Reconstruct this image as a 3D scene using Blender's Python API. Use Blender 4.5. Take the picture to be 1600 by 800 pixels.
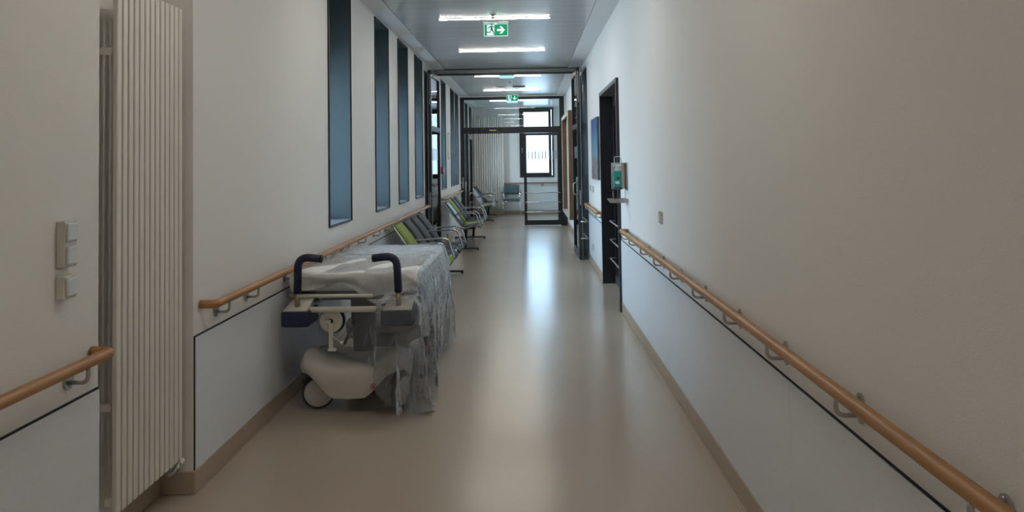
import bpy, bmesh, math, random
import numpy as np
from mathutils import Vector, Matrix
for o in list(bpy.data.objects): bpy.data.objects.remove(o)
SC = bpy.context.scene
C = SC.collection
PI = math.pi

# ------------------------------------------------------------------ camera, world, exposure
YAW, PITCH, ROLL, F = 0.0203126, 0.0350875, 0.0155, 1150.0
fw = Vector((-math.sin(YAW)*math.cos(PITCH), math.cos(YAW)*math.cos(PITCH), math.sin(PITCH)))
r0 = Vector((math.cos(YAW), math.sin(YAW), 0)); u0 = r0.cross(fw)
rt = r0*math.cos(ROLL) - u0*math.sin(ROLL); up = r0*math.sin(ROLL) + u0*math.cos(ROLL)
cd = bpy.data.cameras.new('camera'); cam = bpy.data.objects.new('camera', cd); C.objects.link(cam)
cam.matrix_world = Matrix(((rt.x, up.x, -fw.x, 0), (rt.y, up.y, -fw.y, 0), (rt.z, up.z, -fw.z, 1.6), (0, 0, 0, 1)))
cd.sensor_width = 36; cd.lens = 36*F/1600; cd.shift_y = -188/1600; cd.clip_start = 0.05; cd.clip_end = 200
SC.camera = cam
SC.view_settings.view_transform = 'Standard'; SC.view_settings.look = 'None'
SC.view_settings.gamma = 1.0; SC.view_settings.use_curve_mapping = False
SC.view_settings.exposure = 0.0
SKY = 20.0          # strength of the overcast daylight outside
LAMP = 74.0         # brightness of the ceiling light strips
w = bpy.data.worlds.new('sky'); SC.world = w; w.use_nodes = True
nt = w.node_tree; bg = nt.nodes['Background']; bg.inputs[1].default_value = SKY
tc = nt.nodes.new('ShaderNodeTexCoord'); sx = nt.nodes.new('ShaderNodeSeparateXYZ'); cr = nt.nodes.new('ShaderNodeValToRGB')
nt.links.new(tc.outputs['Generated'], sx.inputs[0]); nt.links.new(sx.outputs[2], cr.inputs[0]); nt.links.new(cr.outputs[0], bg.inputs[0])
cr.color_ramp.elements[0].position = 0.0; cr.color_ramp.elements[0].color = (.34, .42, .50, 1)
cr.color_ramp.elements[1].position = 0.25; cr.color_ramp.elements[1].color = (.60, .80, 1, 1)

def area(name, loc, rot, sx_, sy_, power=0, portal=False, col=(1, 1, 1)):
    l = bpy.data.lights.new(name, 'AREA'); l.shape = 'RECTANGLE'; l.size = sx_; l.size_y = sy_; l.energy = power; l.color = col
    if portal: l.cycles.is_portal = True
    o = bpy.data.objects.new(name, l); o.location = loc; o.rotation_euler = rot; C.objects.link(o); return o

# ------------------------------------------------------------------ room numbers (metres)
XL, XR, CZ = -1.66, .98, 3.25
YB, YF = -5.0, 22.4
WZ0, WZ1 = 1.075, 3.215
WIN = [(6.11, 6.885), (8.01, 8.785), (9.45, 10.205), (10.86, 11.62), (14.22, 14.95), (15.95, 16.68), (16.92, 17.68), (19.66, 20.5), (21.05, 21.85)]
WDEP = .34
for a, b in WIN:
    area('window_daylight', (XL-WDEP-.05, (a+b)/2, (WZ0+WZ1)/2), (0, -PI/2, 0), WZ1-WZ0, b-a, 1, True)
FWX0, FWX1, FWZ0, FWZ1 = -.2, .78, 1.14, 3.2
area('window_daylight', ((FWX0+FWX1)/2, YF+.32, (FWZ0+FWZ1)/2), (-PI/2, 0, 0), FWX1-FWX0, FWZ1-FWZ0, 1, True)

# ------------------------------------------------------------------ materials
def mat(name, col, rough=.5, metal=0, spec=.5, noise=None, bump=None, coat=0, emit=None, estr=0):
    m = bpy.data.materials.new(name); m.use_nodes = True; n = m.node_tree; b = n.nodes['Principled BSDF']
    b.inputs['Base Color'].default_value = (*col, 1); b.inputs['Roughness'].default_value = rough
    b.inputs['Metallic'].default_value = metal; b.inputs['Specular IOR Level'].default_value = spec
    b.inputs['Coat Weight'].default_value = coat
    if emit: b.inputs['Emission Color'].default_value = (*emit, 1); b.inputs['Emission Strength'].default_value = estr
    tcn = None
    if noise:   # (scale, amount, detail)
        tcn = n.nodes.new('ShaderNodeTexCoord'); nz = n.nodes.new('ShaderNodeTexNoise'); nz.inputs['Scale'].default_value = noise[0]; nz.inputs['Detail'].default_value = 4
        r = n.nodes.new('ShaderNodeValToRGB'); a = noise[1]
        r.color_ramp.elements[0].position = .35; r.color_ramp.elements[1].position = .65
        r.color_ramp.elements[0].color = (*[c*(1-a) for c in col], 1); r.color_ramp.elements[1].color = (*[min(1, c*(1+a)) for c in col], 1)
        n.links.new(tcn.outputs['Object'], nz.inputs['Vector']); n.links.new(nz.outputs['Fac'], r.inputs[0]); n.links.new(r.outputs[0], b.inputs['Base Color'])
    if bump:    # (scale, strength)
        tcn = tcn or n.nodes.new('ShaderNodeTexCoord')
        nb = n.nodes.new('ShaderNodeTexNoise'); nb.inputs['Scale'].default_value = bump[0]; nb.inputs['Detail'].default_value = 3
        bp = n.nodes.new('ShaderNodeBump'); bp.inputs['Strength'].default_value = bump[1]; bp.inputs['Distance'].default_value = .01
        n.links.new(tcn.outputs['Object'], nb.inputs['Vector']); n.links.new(nb.outputs['Fac'], bp.inputs['Height']); n.links.new(bp.outputs[0], b.inputs['Normal'])
    return m

M = {}
M['wall'] = mat('wall paint', (.76, .745, .715), .75, bump=(180, .15))
M['panel'] = mat('wall panel laminate', (.71, .73, .76), .45, noise=(60, .02), bump=(300, .05))
M['groove'] = mat('dark joint', (.02, .02, .022), .8)
M['ceil'] = mat('plaster ceiling', (.66, .67, .67), .8)
M['skirt'] = mat('skirting linoleum', (.40, .315, .235), .4, noise=(90, .06))
M['dark'] = mat('anthracite metal', (.012, .014, .018), .35, spec=.5)
M['darkblue'] = mat('blue grey metal', (.05, .065, .085), .4)
M['reveal'] = mat('window reveal metal', (.043, .064, .074), .5)
M['sill'] = mat('window sill metal', (.11, .125, .13), .45)
M['bars'] = mat('bright steel bar', (.70, .70, .69), .38, metal=1)
M['lip'] = mat('window lip metal', (.10, .105, .11), .5)
M['steel'] = mat('brushed steel', (.46, .455, .44), .30, metal=1)
M['chrome'] = mat('chrome', (.62, .63, .65), .12, metal=1)
M['white'] = mat('white lacquer', (.72, .70, .65), .4)
M['rad'] = mat('radiator lacquer', (.70, .665, .60), .35)
M['swi'] = mat('switch plastic', (.62, .64, .64), .25)
M['swib'] = mat('switch housing plastic', (.55, .54, .48), .2)
M['green'] = mat('lime upholstery', (.23, .29, .05), .7, noise=(120, .1))
M['char'] = mat('charcoal upholstery', (.022, .028, .033), .6, noise=(120, .15))
M['greyup'] = mat('slate upholstery', (.10, .13, .15), .35, noise=(120, .1))
M['silverup'] = mat('silver grey upholstery', (.42, .46, .48), .25, noise=(60, .1))
M['teal'] = mat('teal grey upholstery', (.055, .09, .10), .6)
M['blackpl'] = mat('black plastic', (.012, .012, .013), .45)
M['navy'] = mat('navy foam', (.008, .011, .045), .45)
M['navypl'] = mat('navy plastic', (.010, .016, .055), .4)
M['cream'] = mat('cream plastic', (.58, .55, .48), .45)
M['hood'] = mat('stretcher hood plastic', (.47, .45, .41), .5, noise=(8, .03))
M['bellow'] = mat('grey column plastic', (.05, .056, .06), .55)
M['rubber'] = mat('grey rubber', (.03, .03, .032), .7)
M['brass'] = mat('worn bronze metal', (.30, .24, .17), .35, metal=.8)
M['sheet'] = mat('white bed sheet', (.80, .80, .79), .8, bump=(14, .5))
M['red'] = mat('red plastic', (.35, .01, .03), .4)
M['yellow'] = mat('yellow plastic', (.75, .50, .02), .4)
M['tan'] = mat('tan plastic', (.45, .33, .2), .5)
M['green_em'] = mat('backlit green', (0, .02, .01), .6, spec=.1, emit=(.0, .25, .095), estr=1)
M['white_em'] = mat('backlit white', (.05, .05, .05), .6, spec=.1, emit=(.66, .90, .88), estr=1)
M['cyan_em'] = mat('sign glow edge', (.05, .05, .05), .6, spec=.1, emit=(.50, .85, .92), estr=1)
M['lamp_em'] = mat('lamp diffuser', (.9, .9, .9), .4, emit=(1, .93, .83), estr=LAMP)
M['labelg'] = mat('green bottle label', (.0, .22, .17), .35)
M['paper'] = mat('paper label', (.6, .65, .65), .6)
M['yell_lab'] = mat('yellow label', (.7, .6, .1), .5)
M['frost'] = glassmat('frosted marking', (.45, .50, .52), .02) if 0 else mat('frosted marking', (.30, .36, .38), .7)

def wood(name, c0, c1, scale=(1, 1, 1), rough=.4):
    m = bpy.data.materials.new(name); m.use_nodes = True; n = m.node_tree; b = n.nodes['Principled BSDF']
    t = n.nodes.new('ShaderNodeTexCoord'); mp = n.nodes.new('ShaderNodeMapping'); mp.inputs['Scale'].default_value = scale
    nz = n.nodes.new('ShaderNodeTexNoise'); nz.inputs['Scale'].default_value = 6; nz.inputs['Detail'].default_value = 8; nz.inputs['Distortion'].default_value = .6
    r = n.nodes.new('ShaderNodeValToRGB'); r.color_ramp.elements[0].position = .3; r.color_ramp.elements[1].position = .7
    r.color_ramp.elements[0].color = (*c0, 1); r.color_ramp.elements[1].color = (*c1, 1)
    n.links.new(t.outputs['Object'], mp.inputs[0]); n.links.new(mp.outputs[0], nz.inputs['Vector']); n.links.new(nz.outputs['Fac'], r.inputs[0]); n.links.new(r.outputs[0], b.inputs['Base Color'])
    b.inputs['Roughness'].default_value = rough
    return m
M['rail'] = wood('beech handrail', (.31, .14, .042), (.44, .22, .075), (6, .5, 6), .38)
M['railx'] = wood('beech handrail across', (.31, .14, .042), (.44, .22, .075), (.5, 6, 6), .38)
M['oak'] = wood('oak cladding', (.105, .055, .02), (.19, .105, .038), (7, 7, .6), .5)
M['oaklip'] = mat('pale lipping', (.50, .43, .37), .5)

def glassmat(name, tint=(.93, .97, .98), refl=.10, rough=.0):
    m = bpy.data.materials.new(name); m.use_nodes = True; n = m.node_tree; n.nodes.clear()
    o = n.nodes.new('ShaderNodeOutputMaterial'); t = n.nodes.new('ShaderNodeBsdfTransparent'); g = n.nodes.new('ShaderNodeBsdfGlossy')
    mx = n.nodes.new('ShaderNodeMixShader'); lw = n.nodes.new('ShaderNodeFresnel'); lw.inputs[0].default_value = 1.45
    ml = n.nodes.new('ShaderNodeMath'); ml.operation = 'MULTIPLY'; ml.inputs[1].default_value = refl*10
    t.inputs[0].default_value = (*tint, 1); g.inputs['Roughness'].default_value = rough
    n.links.new(lw.outputs[0], ml.inputs[0]); n.links.new(ml.outputs[0], mx.inputs[0]); n.links.new(t.outputs[0], mx.inputs[1]); n.links.new(g.outputs[0], mx.inputs[2]); n.links.new(mx.outputs[0], o.inputs[0])
    return m
M['glass'] = glassmat('clear glass', refl=.08)
M['endglass'] = glassmat('dimmed end glass', (.55, .58, .60), .08)  # grey tint put in to dim the daylight and its floor reflection
M['leafglass'] = glassmat('door glass', (.86, .92, .93), .10)

def floormat():
    m = bpy.data.materials.new('linoleum'); m.use_nodes = True; n = m.node_tree; b = n.nodes['Principled BSDF']
    t = n.nodes.new('ShaderNodeTexCoord')
    nz = n.nodes.new('ShaderNodeTexNoise'); nz.inputs['Scale'].default_value = 160; nz.inputs['Detail'].default_value = 3
    r = n.nodes.new('ShaderNodeValToRGB'); r.color_ramp.elements[0].position = .3; r.color_ramp.elements[1].position = .7
    r.color_ramp.elements[0].color = (.40, .33, .265, 1); r.color_ramp.elements[1].color = (.455, .38, .31, 1)
    nz2 = n.nodes.new('ShaderNodeTexNoise'); nz2.inputs['Scale'].default_value = 1.3; nz2.inputs['Detail'].default_value = 2
    mr = n.nodes.new('ShaderNodeMapRange'); mr.inputs[3].default_value = .17; mr.inputs[4].default_value = .24
    bp = n.nodes.new('ShaderNodeBump'); bp.inputs['Strength'].default_value = .18; bp.inputs['Distance'].default_value = .004
    nb = n.nodes.new('ShaderNodeTexNoise'); nb.inputs['Scale'].default_value = 3.5; nb.inputs['Detail'].default_value = 1
    for a in (nz, nz2, nb): n.links.new(t.outputs['Object'], a.inputs['Vector'])
    n.links.new(nz.outputs['Fac'], r.inputs[0]); n.links.new(r.outputs[0], b.inputs['Base Color'])
    n.links.new(nz2.outputs['Fac'], mr.inputs[0]); n.links.new(mr.outputs[0], b.inputs['Roughness'])
    n.links.new(nb.outputs['Fac'], bp.inputs['Height']); n.links.new(bp.outputs[0], b.inputs['Normal'])
    b.inputs['Specular IOR Level'].default_value = .52
    return m
M['floor'] = floormat()

def metalceil():
    m = bpy.data.materials.new('metal ceiling planks'); m.use_nodes = True; n = m.node_tree; b = n.nodes['Principled BSDF']
    t = n.nodes.new('ShaderNodeTexCoord'); s = n.nodes.new('ShaderNodeSeparateXYZ'); n.links.new(t.outputs['Object'], s.inputs[0])
    md = n.nodes.new('ShaderNodeMath'); md.operation = 'FRACT'; sc = n.nodes.new('ShaderNodeMath'); sc.operation = 'MULTIPLY'; sc.inputs[1].default_value = 1/.3
    n.links.new(s.outputs[1], sc.inputs[0]); n.links.new(sc.outputs[0], md.inputs[0])
    r = n.nodes.new('ShaderNodeValToRGB'); r.color_ramp.elements[0].position = .0; r.color_ramp.elements[1].position = .05
    r.color_ramp.elements[0].color = (.26, .27, .27, 1); r.color_ramp.elements[1].color = (.62, .64, .64, 1)
    n.links.new(md.outputs[0], r.inputs[0]); n.links.new(r.outputs[0], b.inputs['Base Color'])
    b.inputs['Roughness'].default_value = .28; b.inputs['Metallic'].default_value = .35
    return m
M['metalceil'] = metalceil()

# ------------------------------------------------------------------ mesh helpers
def box(bm, x0, x1, y0, y1, z0, z1, bev=0, seg=2):
    r = bmesh.ops.create_cube(bm, size=1)
    vs = r['verts']
    for v in vs: v.co = Vector((x0+(v.co.x+.5)*(x1-x0), y0+(v.co.y+.5)*(y1-y0), z0+(v.co.z+.5)*(z1-z0)))
    if bev:
        es = list({e for v in vs for e in v.link_edges})
        bmesh.ops.bevel(bm, geom=es, offset=bev, segments=seg, affect='EDGES', profile=.5)
def fillet(pts, r, n=6):
    pts = [Vector(p) for p in pts]; out = [pts[0]]
    for i in range(1, len(pts)-1):
        p, a, b = pts[i], pts[i-1], pts[i+1]
        da = (a-p); db = (b-p); d = min(r, da.length*.49, db.length*.49)
        A = p+da.normalized()*d; B = p+db.normalized()*d
        for k in range(n+1):
            t = k/n; out.append(A*(1-t)**2+p*2*t*(1-t)+B*t*t)
    out.append(pts[-1]); return out
def tube(bm, pts, r, seg=10, fil=0, cap=True, squash=None):
    pts = fillet(pts, fil) if fil else [Vector(p) for p in pts]
    rings = []; N = len(pts); ref = None
    for i, p in enumerate(pts):
        t = (pts[min(i+1, N-1)]-pts[max(i-1, 0)]).normalized()
        if ref is None:
            ref = Vector((0, 0, 1)) if abs(t.z) < .9 else Vector((1, 0, 0))
        a = (ref - t*ref.dot(t)).normalized(); ref = a; b = t.cross(a)
        rr = r[i] if isinstance(r, (list, tuple)) else r
        rings.append([bm.verts.new(p+(a*math.cos(2*PI*k/seg)*(squash or 1)+b*math.sin(2*PI*k/seg))*rr) for k in range(seg)])
    for i in range(N-1):
        for k in range(seg):
            f = bm.faces.new((rings[i][k], rings[i+1][k], rings[i+1][(k+1) % seg], rings[i][(k+1) % seg])); f.smooth = True
    if cap:
        bm.faces.new(list(reversed(rings[0]))); bm.faces.new(rings[-1])
def lathe(bm, c, axis, prof, seg=24):
    """prof: list of (along, radius)"""
    c = Vector(c); ax = Vector(axis).normalized(); ref = Vector((0, 0, 1)) if abs(ax.z) < .9 else Vector((1, 0, 0))
    a = (ref-ax*ref.dot(ax)).normalized(); b = ax.cross(a); rings = []
    for (h, r) in prof:
        rings.append([bm.verts.new(c+ax*h+(a*math.cos(2*PI*k/seg)+b*math.sin(2*PI*k/seg))*max(r, 1e-4)) for k in range(seg)])
    for i in range(len(rings)-1):
        for k in range(seg):
            f = bm.faces.new((rings[i][k], rings[i][(k+1) % seg], rings[i+1][(k+1) % seg], rings[i+1][k])); f.smooth = True
    bm.faces.new(rings[0]); bm.faces.new(list(reversed(rings[-1])))
def prism(bm, poly, o, ux, uy, d):
    """extrude 2-D poly (in ux,uy at o) by vector d"""
    o, ux, uy, d = Vector(o), Vector(ux), Vector(uy), Vector(d)
    a = [bm.verts.new(o+ux*p[0]+uy*p[1]) for p in poly]; b = [bm.verts.new(v.co+d) for v in a]
    bm.faces.new(a); bm.faces.new(list(reversed(b)))
    for i in range(len(a)):
        j = (i+1) % len(a); bm.faces.new((a[i], b[i], b[j], a[j]))
def grid(bm, P, smooth=True):
    """P: 2-D list of Vectors"""
    V = [[bm.verts.new(p) for p in row] for row in P]
    for i in range(len(V)-1):
        for j in range(len(V[0])-1):
            f = bm.faces.new((V[i][j], V[i+1][j], V[i+1][j+1], V[i][j+1])); f.smooth = smooth
def B(): return bmesh.new()
def bx(*a, **k):
    b = B(); box(b, *a, **k); return b
def tb(*a, **k):
    b = B(); tube(b, *a, **k); return b
def obj(name, bm, m, parent=None, kind=None, solid=0, sub=0):
    bmesh.ops.recalc_face_normals(bm, faces=bm.faces)
    me = bpy.data.meshes.new(name); bm.to_mesh(me); bm.free(); me.materials.append(M[m] if isinstance(m, str) else m)
    o = bpy.data.objects.new(name, me); C.objects.link(o)
    if parent: o.parent = parent
    if kind: o['kind'] = kind
    if solid:
        s = o.modifiers.new('solid', 'SOLIDIFY'); s.thickness = solid; s.offset = 0
    if sub:
        s = o.modifiers.new('sub', 'SUBSURF'); s.levels = sub; s.render_levels = sub
    return o
def thing(name, label=None, cat=None, loc=(0, 0, 0), group=None, kind=None):
    o = bpy.data.objects.new(name, None); C.objects.link(o); o.location = loc; o.empty_display_size = .1
    if label: o['label'] = label
    if cat: o['category'] = cat
    if group: o['group'] = group
    if kind: o['kind'] = kind
    return o
def tag(o, label, cat, group=None):
    o['label'] = label; o['category'] = cat
    if group: o['group'] = group
    return o
def rebase(root, loc):
    """parts were built in world numbers; move the root to its base and keep the parts in place"""
    loc = Vector(loc); root.location = loc
    for ch in root.children: ch.location = ch.location - loc
def dup(root, loc, label=None, group=None):
    r = root.copy(); C.objects.link(r); r.location = loc
    if label: r['label'] = label
    if group: r['group'] = group
    for ch in list(root.children):
        c = ch.copy(); C.objects.link(c); c.parent = r
        for g in list(ch.children):
            d = g.copy(); C.objects.link(d); d.parent = c
    return r

# ------------------------------------------------------------------ shell
obj('floor', bx(XL-.3, XR+.3, YB-.2, YF+.1, -.12, 0), 'floor', kind='structure')
# ceiling: plaster border left and right, metal planks between
obj('ceiling', bx(XL-.4, XR+.35, YB-.2, YF+.1, CZ+.02, CZ+.2), 'ceil', kind='structure')
b = B(); box(b, -1.44, .735, YB, 13.0, CZ, CZ+.02); box(b, -1.44, .735, 13.12, 21.75, CZ, CZ+.02)
obj('trim_1', b, 'metalceil', kind='structure')
b = B()
for y0 in [YB+2.4*i for i in range(12)]:
    y1 = min(y0+2.394, YF)
    box(b, XL, -1.446, y0, y1, CZ-.004, CZ+.02); box(b, .741, XR, y0, y1, CZ-.004, CZ+.02)
box(b, -1.446, .741, 21.756, YF, CZ-.004, CZ+.02)
obj('trim_2', b, 'ceil', kind='structure')

# left wall with window openings and radiator niche
AL0, AL1, AX = 2.82, 3.625, -1.83
b = B(); X0 = XL-WDEP
box(b, X0, XL, YB, AL0, 0, CZ); box(b, X0, AX, AL0, AL1, 0, CZ)
ys = [AL1] + [v for ab in WIN for v in ab] + [YF]
for i in range(0, len(ys), 2): box(b, X0, XL, ys[i], ys[i+1], 0, CZ)
for a, c in WIN: box(b, X0, XL, a, c, 0, WZ0); box(b, X0, XL, a, c, WZ1, CZ)
obj('wall_left', b, 'wall', kind='structure')
# right wall with door opening
DY0, DY1, DZ = 7.82, 9.65, 2.465
b = B()
box(b, XR, XR+.3, YB, DY0, 0, CZ); box(b, XR, XR+.3, DY1, YF, 0, CZ); box(b, XR, XR+.3, DY0, DY1, DZ, CZ)
obj('wall_right', b, 'wall', kind='structure')
# far wall with the end window
b = B(); T = .3
box(b, XL-WDEP, FWX0, YF, YF+T, 0, CZ); box(b, FWX1, XR+.3, YF, YF+T, 0, CZ)
box(b, FWX0, FWX1, YF, YF+T, 0, FWZ0); box(b, FWX0, FWX1, YF, YF+T, FWZ1, CZ)
obj('wall_back', b, 'wall', kind='structure')
obj('wall_front', bx(XL, XR, YB-.2, YB, 0, CZ), 'wall', kind='structure')

# skirting
def skirt(name, segs):
    b = B()
    for s in segs: box(b, *s, 0, .11, bev=.004, seg=1)
    obj(name, b, 'skirt', kind='structure')
t_ = .012
skirt('baseboard_left', [(XL, XL+t_, YB, AL0), (XL, XL+t_, AL1, 13.0), (XL, XL+t_, 13.15, YF), (AX, XL+t_, AL1-t_, AL1), (AX, XL+t_, AL0, AL0+t_), (AX, AX+t_, AL0, AL1)])
skirt('baseboard_right', [(XR-t_, XR, YB, DY0-.01), (XR-t_, XR, DY1+.03, 11.88), (XR-t_, XR, 13.15, 18.28), (XR-t_, XR, 18.42, YF)])
skirt('baseboard_back', [(XL+.015, XR-.015, YF-t_, YF)])
obj('trim_3', bx(XR-.035, XR-.0335, YB, DY0-.02, 0, .0012), 'oaklip', kind='structure')
obj('trim_4', bx(XL+.0335, XL+.035, AL1, 11.88, 0, .0012), 'oaklip', kind='structure')

# wall panels (wainscot) : each laminated board with its joint
n_tr = 5
def panels(side, joints, z1=.755):
    global n_tr
    b = B(); g = B()
    x0, x1 = (XL, XL+.008) if side < 0 else (XR-.008, XR)
    for a, c in zip(joints[:-1], joints[1:]):
        box(b, x0, x1, a+.001, c-.001, .112, z1)
    gx0, gx1 = (XL, XL+.004) if side < 0 else (XR-.004, XR)
    box(g, gx0, gx1, joints[0]-.008, joints[-1], z1, z1+.008)
    if joints[0] > AL1-.1 and side < 0 and joints[0] < 5: box(g, gx0, gx1, joints[0]-.008, joints[0], .11, z1+.008)
    obj('trim_%d' % n_tr, b, 'panel', kind='structure'); obj('trim_%d' % (n_tr+1), g, 'groove', kind='structure'); n_tr += 2
panels(1, [YB, -2.3, .26, 2.83, 5.3, DY0-.02]); panels(1, [DY1+.03, 11.87])
panels(-1, [YB, -2.3, .26, AL0-.002]); panels(-1, [AL1+.012, 4.72, 7.2, 9.7, 11.87]); panels(-1, [13.15, 15.6, 18.28]); panels(1, [13.15, 15.2])

# ------------------------------------------------------------------ windows on the left
for i, (a, c) in enumerate(WIN):
    r = thing('window_%d' % (i+1), kind='structure')
    xg = XL-WDEP
    b = B(); t = .012
    box(b, xg, XL+.003, a, a+t, WZ0, WZ1); box(b, xg, XL+.003, c-t, c, WZ0, WZ1); box(b, xg, XL+.003, a, c, WZ1-t, WZ1)
    obj('window_lining', b, 'reveal', r)
    b = B(); box(b, xg, XL+.006, a, c, WZ0, WZ0+.014); obj('window_sill', b, 'sill', r)
    b = B(); q = .022; px = XL+.014
    box(b, XL-.01, px, a-.004, a+.004, WZ0-.004, WZ1+.004); box(b, XL-.01, px, c-.004, c+.004, WZ0-.004, WZ1+.004)
    box(b, XL-.01, px, a, c, WZ1-.004, WZ1+.004); box(b, XL-.01, px, a, c, WZ0-.004, WZ0+.004)
    obj('window_edge', b, 'dark', r)
    b = B(); f = .055; xx = (xg+.02, xg+.08)
    box(b, *xx, a+t, a+f, WZ0+.014, WZ1-t); box(b, *xx, c-f, c-t, WZ0+.014, WZ1-t); box(b, *xx, a+f, c-f, WZ1-f, WZ1-t); box(b, *xx, a+f, c-f, WZ0+.014, WZ0+f)
    obj('window_frame', b, 'dark', r)
    b = B(); box(b, xg-.42, xg-.02, a-.05, c+.05, 2.58, WZ1+.1); obj('sky_blocker', b, 'dark', r)  # unseen box added outside to shade the top of the reveal
    obj('window_pane', bx(xg+.04, xg+.046, a+f, c-f, WZ0+f, WZ1-f), 'glass', r)
# end window
r = thing('window_%d' % (len(WIN)+1), kind='structure')
def ring(b, x0, x1, y0, y1, z0, z1, f):
    box(b, x0, x0+f, y0, y1, z0, z1); box(b, x1-f, x1, y0, y1, z0, z1); box(b, x0+f, x1-f, y0, y1, z0, z0+f); box(b, x0+f, x1-f, y0, y1, z1-f, z1)
b = B(); ring(b, FWX0-.03, FWX1+.03, YF-.02, YF+.1, FWZ0-.03, FWZ1+.03, .055); obj('window_casing', b, 'dark', r)
b = B(); ring(b, FWX0+.02, FWX1-.035, YF+.0, YF+.06, FWZ0+.02, FWZ1-.02, .09); obj('window_sash', b, 'dark', r)
b = B(); box(b, FWX1-.055, FWX1-.045, YF-.004, YF+.004, FWZ0+.03, FWZ1-.03); obj('trim_strip', b, 'steel', r)
obj('window_pane', bx(FWX0+.1, FWX1-.115, YF+.03, YF+.036, FWZ0+.1, FWZ1-.13), 'endglass', r)
b = B(); box(b, FWX0+.035, FWX0+.06, YF-.02, YF, 1.95, 2.0, bev=.003); tube(b, [(FWX0+.047, YF-.03, 1.98), (FWX0+.047, YF-.045, 1.98), (FWX0+.047, YF-.045, 1.86)], .008, 8); obj('window_handle', b, 'steel', r)

# ------------------------------------------------------------------ door on the right
r = thing('door_1', kind='structure'); px = XR-.03
b = B(); box(b, px, XR+.20, DY0-.005, DY0+.03, 0, DZ+.01); box(b, px+.005, XR+.20, DY1-.02, DY1+.02, 0, DZ+.01); obj('door_jamb', b, 'dark', r)
obj('door_head', bx(px, XR+.20, DY0+.03, DY1-.02, DZ-.035, DZ+.01), 'lip', r)
obj('edge_strip', bx(px-.001, px+.005, DY0+.03, DY0+.036, 0, DZ-.035), 'steel', r)
lx = XR+.14
b = B(); box(b, lx, lx+.05, DY0+.03, DY0+.16, .005, DZ-.035); box(b, lx, lx+.05, DY1-.13, DY1-.02, .005, DZ-.035)
box(b, lx, lx+.05, DY0+.16, DY1-.13, DZ-.17, DZ-.035); box(b, lx, lx+.05, DY0+.16, DY1-.13, .12, .24); box(b, lx, lx+.05, 8.28, 8.40, .24, DZ-.17)
leaf = obj('door_leaf', b, 'dark', r)
obj('kick_plate', bx(lx-.004, lx+.05, DY0+.03, DY1-.02, .005, .12), 'darkblue', r)
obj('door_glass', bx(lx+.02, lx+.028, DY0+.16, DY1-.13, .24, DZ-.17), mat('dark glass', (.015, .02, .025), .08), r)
for z in (.82, .585, .345):
    b = B(); xb = lx-.075
    tube(b, [(lx, DY1-.15, z), (xb, DY1-.15, z), (xb, DY0+.1, z), (lx, DY0+.1, z)], .009, 8, fil=.02); tube(b, [(lx, 8.7, z), (xb, 8.7, z)], .006, 6)
    obj('push_bar', b, 'bars', r)
obj('door_closer', bx(lx-.05, lx, DY0+.25, DY0+.6, DZ-.13, DZ-.07, bev=.005), 'steel', r)
b = B(); tube(b, [(lx, DY0+.1, 1.05), (lx-.055, DY0+.1, 1.05), (lx-.055, DY0+.24, 1.05)], .009, 8, fil=.02); obj('door_handle', b, 'steel', r)

# ------------------------------------------------------------------ fire door: dark linings, header, two open glazed leaves
r = thing('door_2', kind='structure')
FY = 13.05
b = B(); box(b, XL, XL+.012, 11.88, FY+.1, 0, 3.10); box(b, XR-.012, XR, 11.88, FY+.1, 0, 3.10); obj('wall_lining', b, 'darkblue', r)
b = B(); box(b, XL+.012, XL+.07, FY, FY+.1, 0, 3.10); box(b, XR-.07, XR-.012, FY, FY+.1, 0, 3.10); obj('door_post', b, 'dark', r)
b = B(); box(b, XL, XR, FY, FY+.06, 3.172, CZ); box(b, -1.58, .86, FY-.06, FY, 3.185, 3.235, bev=.004); box(b, -1.2, -.75, FY-.075, FY-.06, 3.17, 3.185); box(b, .45, .75, FY-.075, FY-.06, 3.17, 3.185)
obj('door_closer', b, mat('satin steel', (.30, .32, .33), .35, metal=.5), r)
obj('door_head', bx(XL+.07, XR-.07, FY-.01, FY+.06, 3.150, 3.172), 'dark', r)
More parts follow.
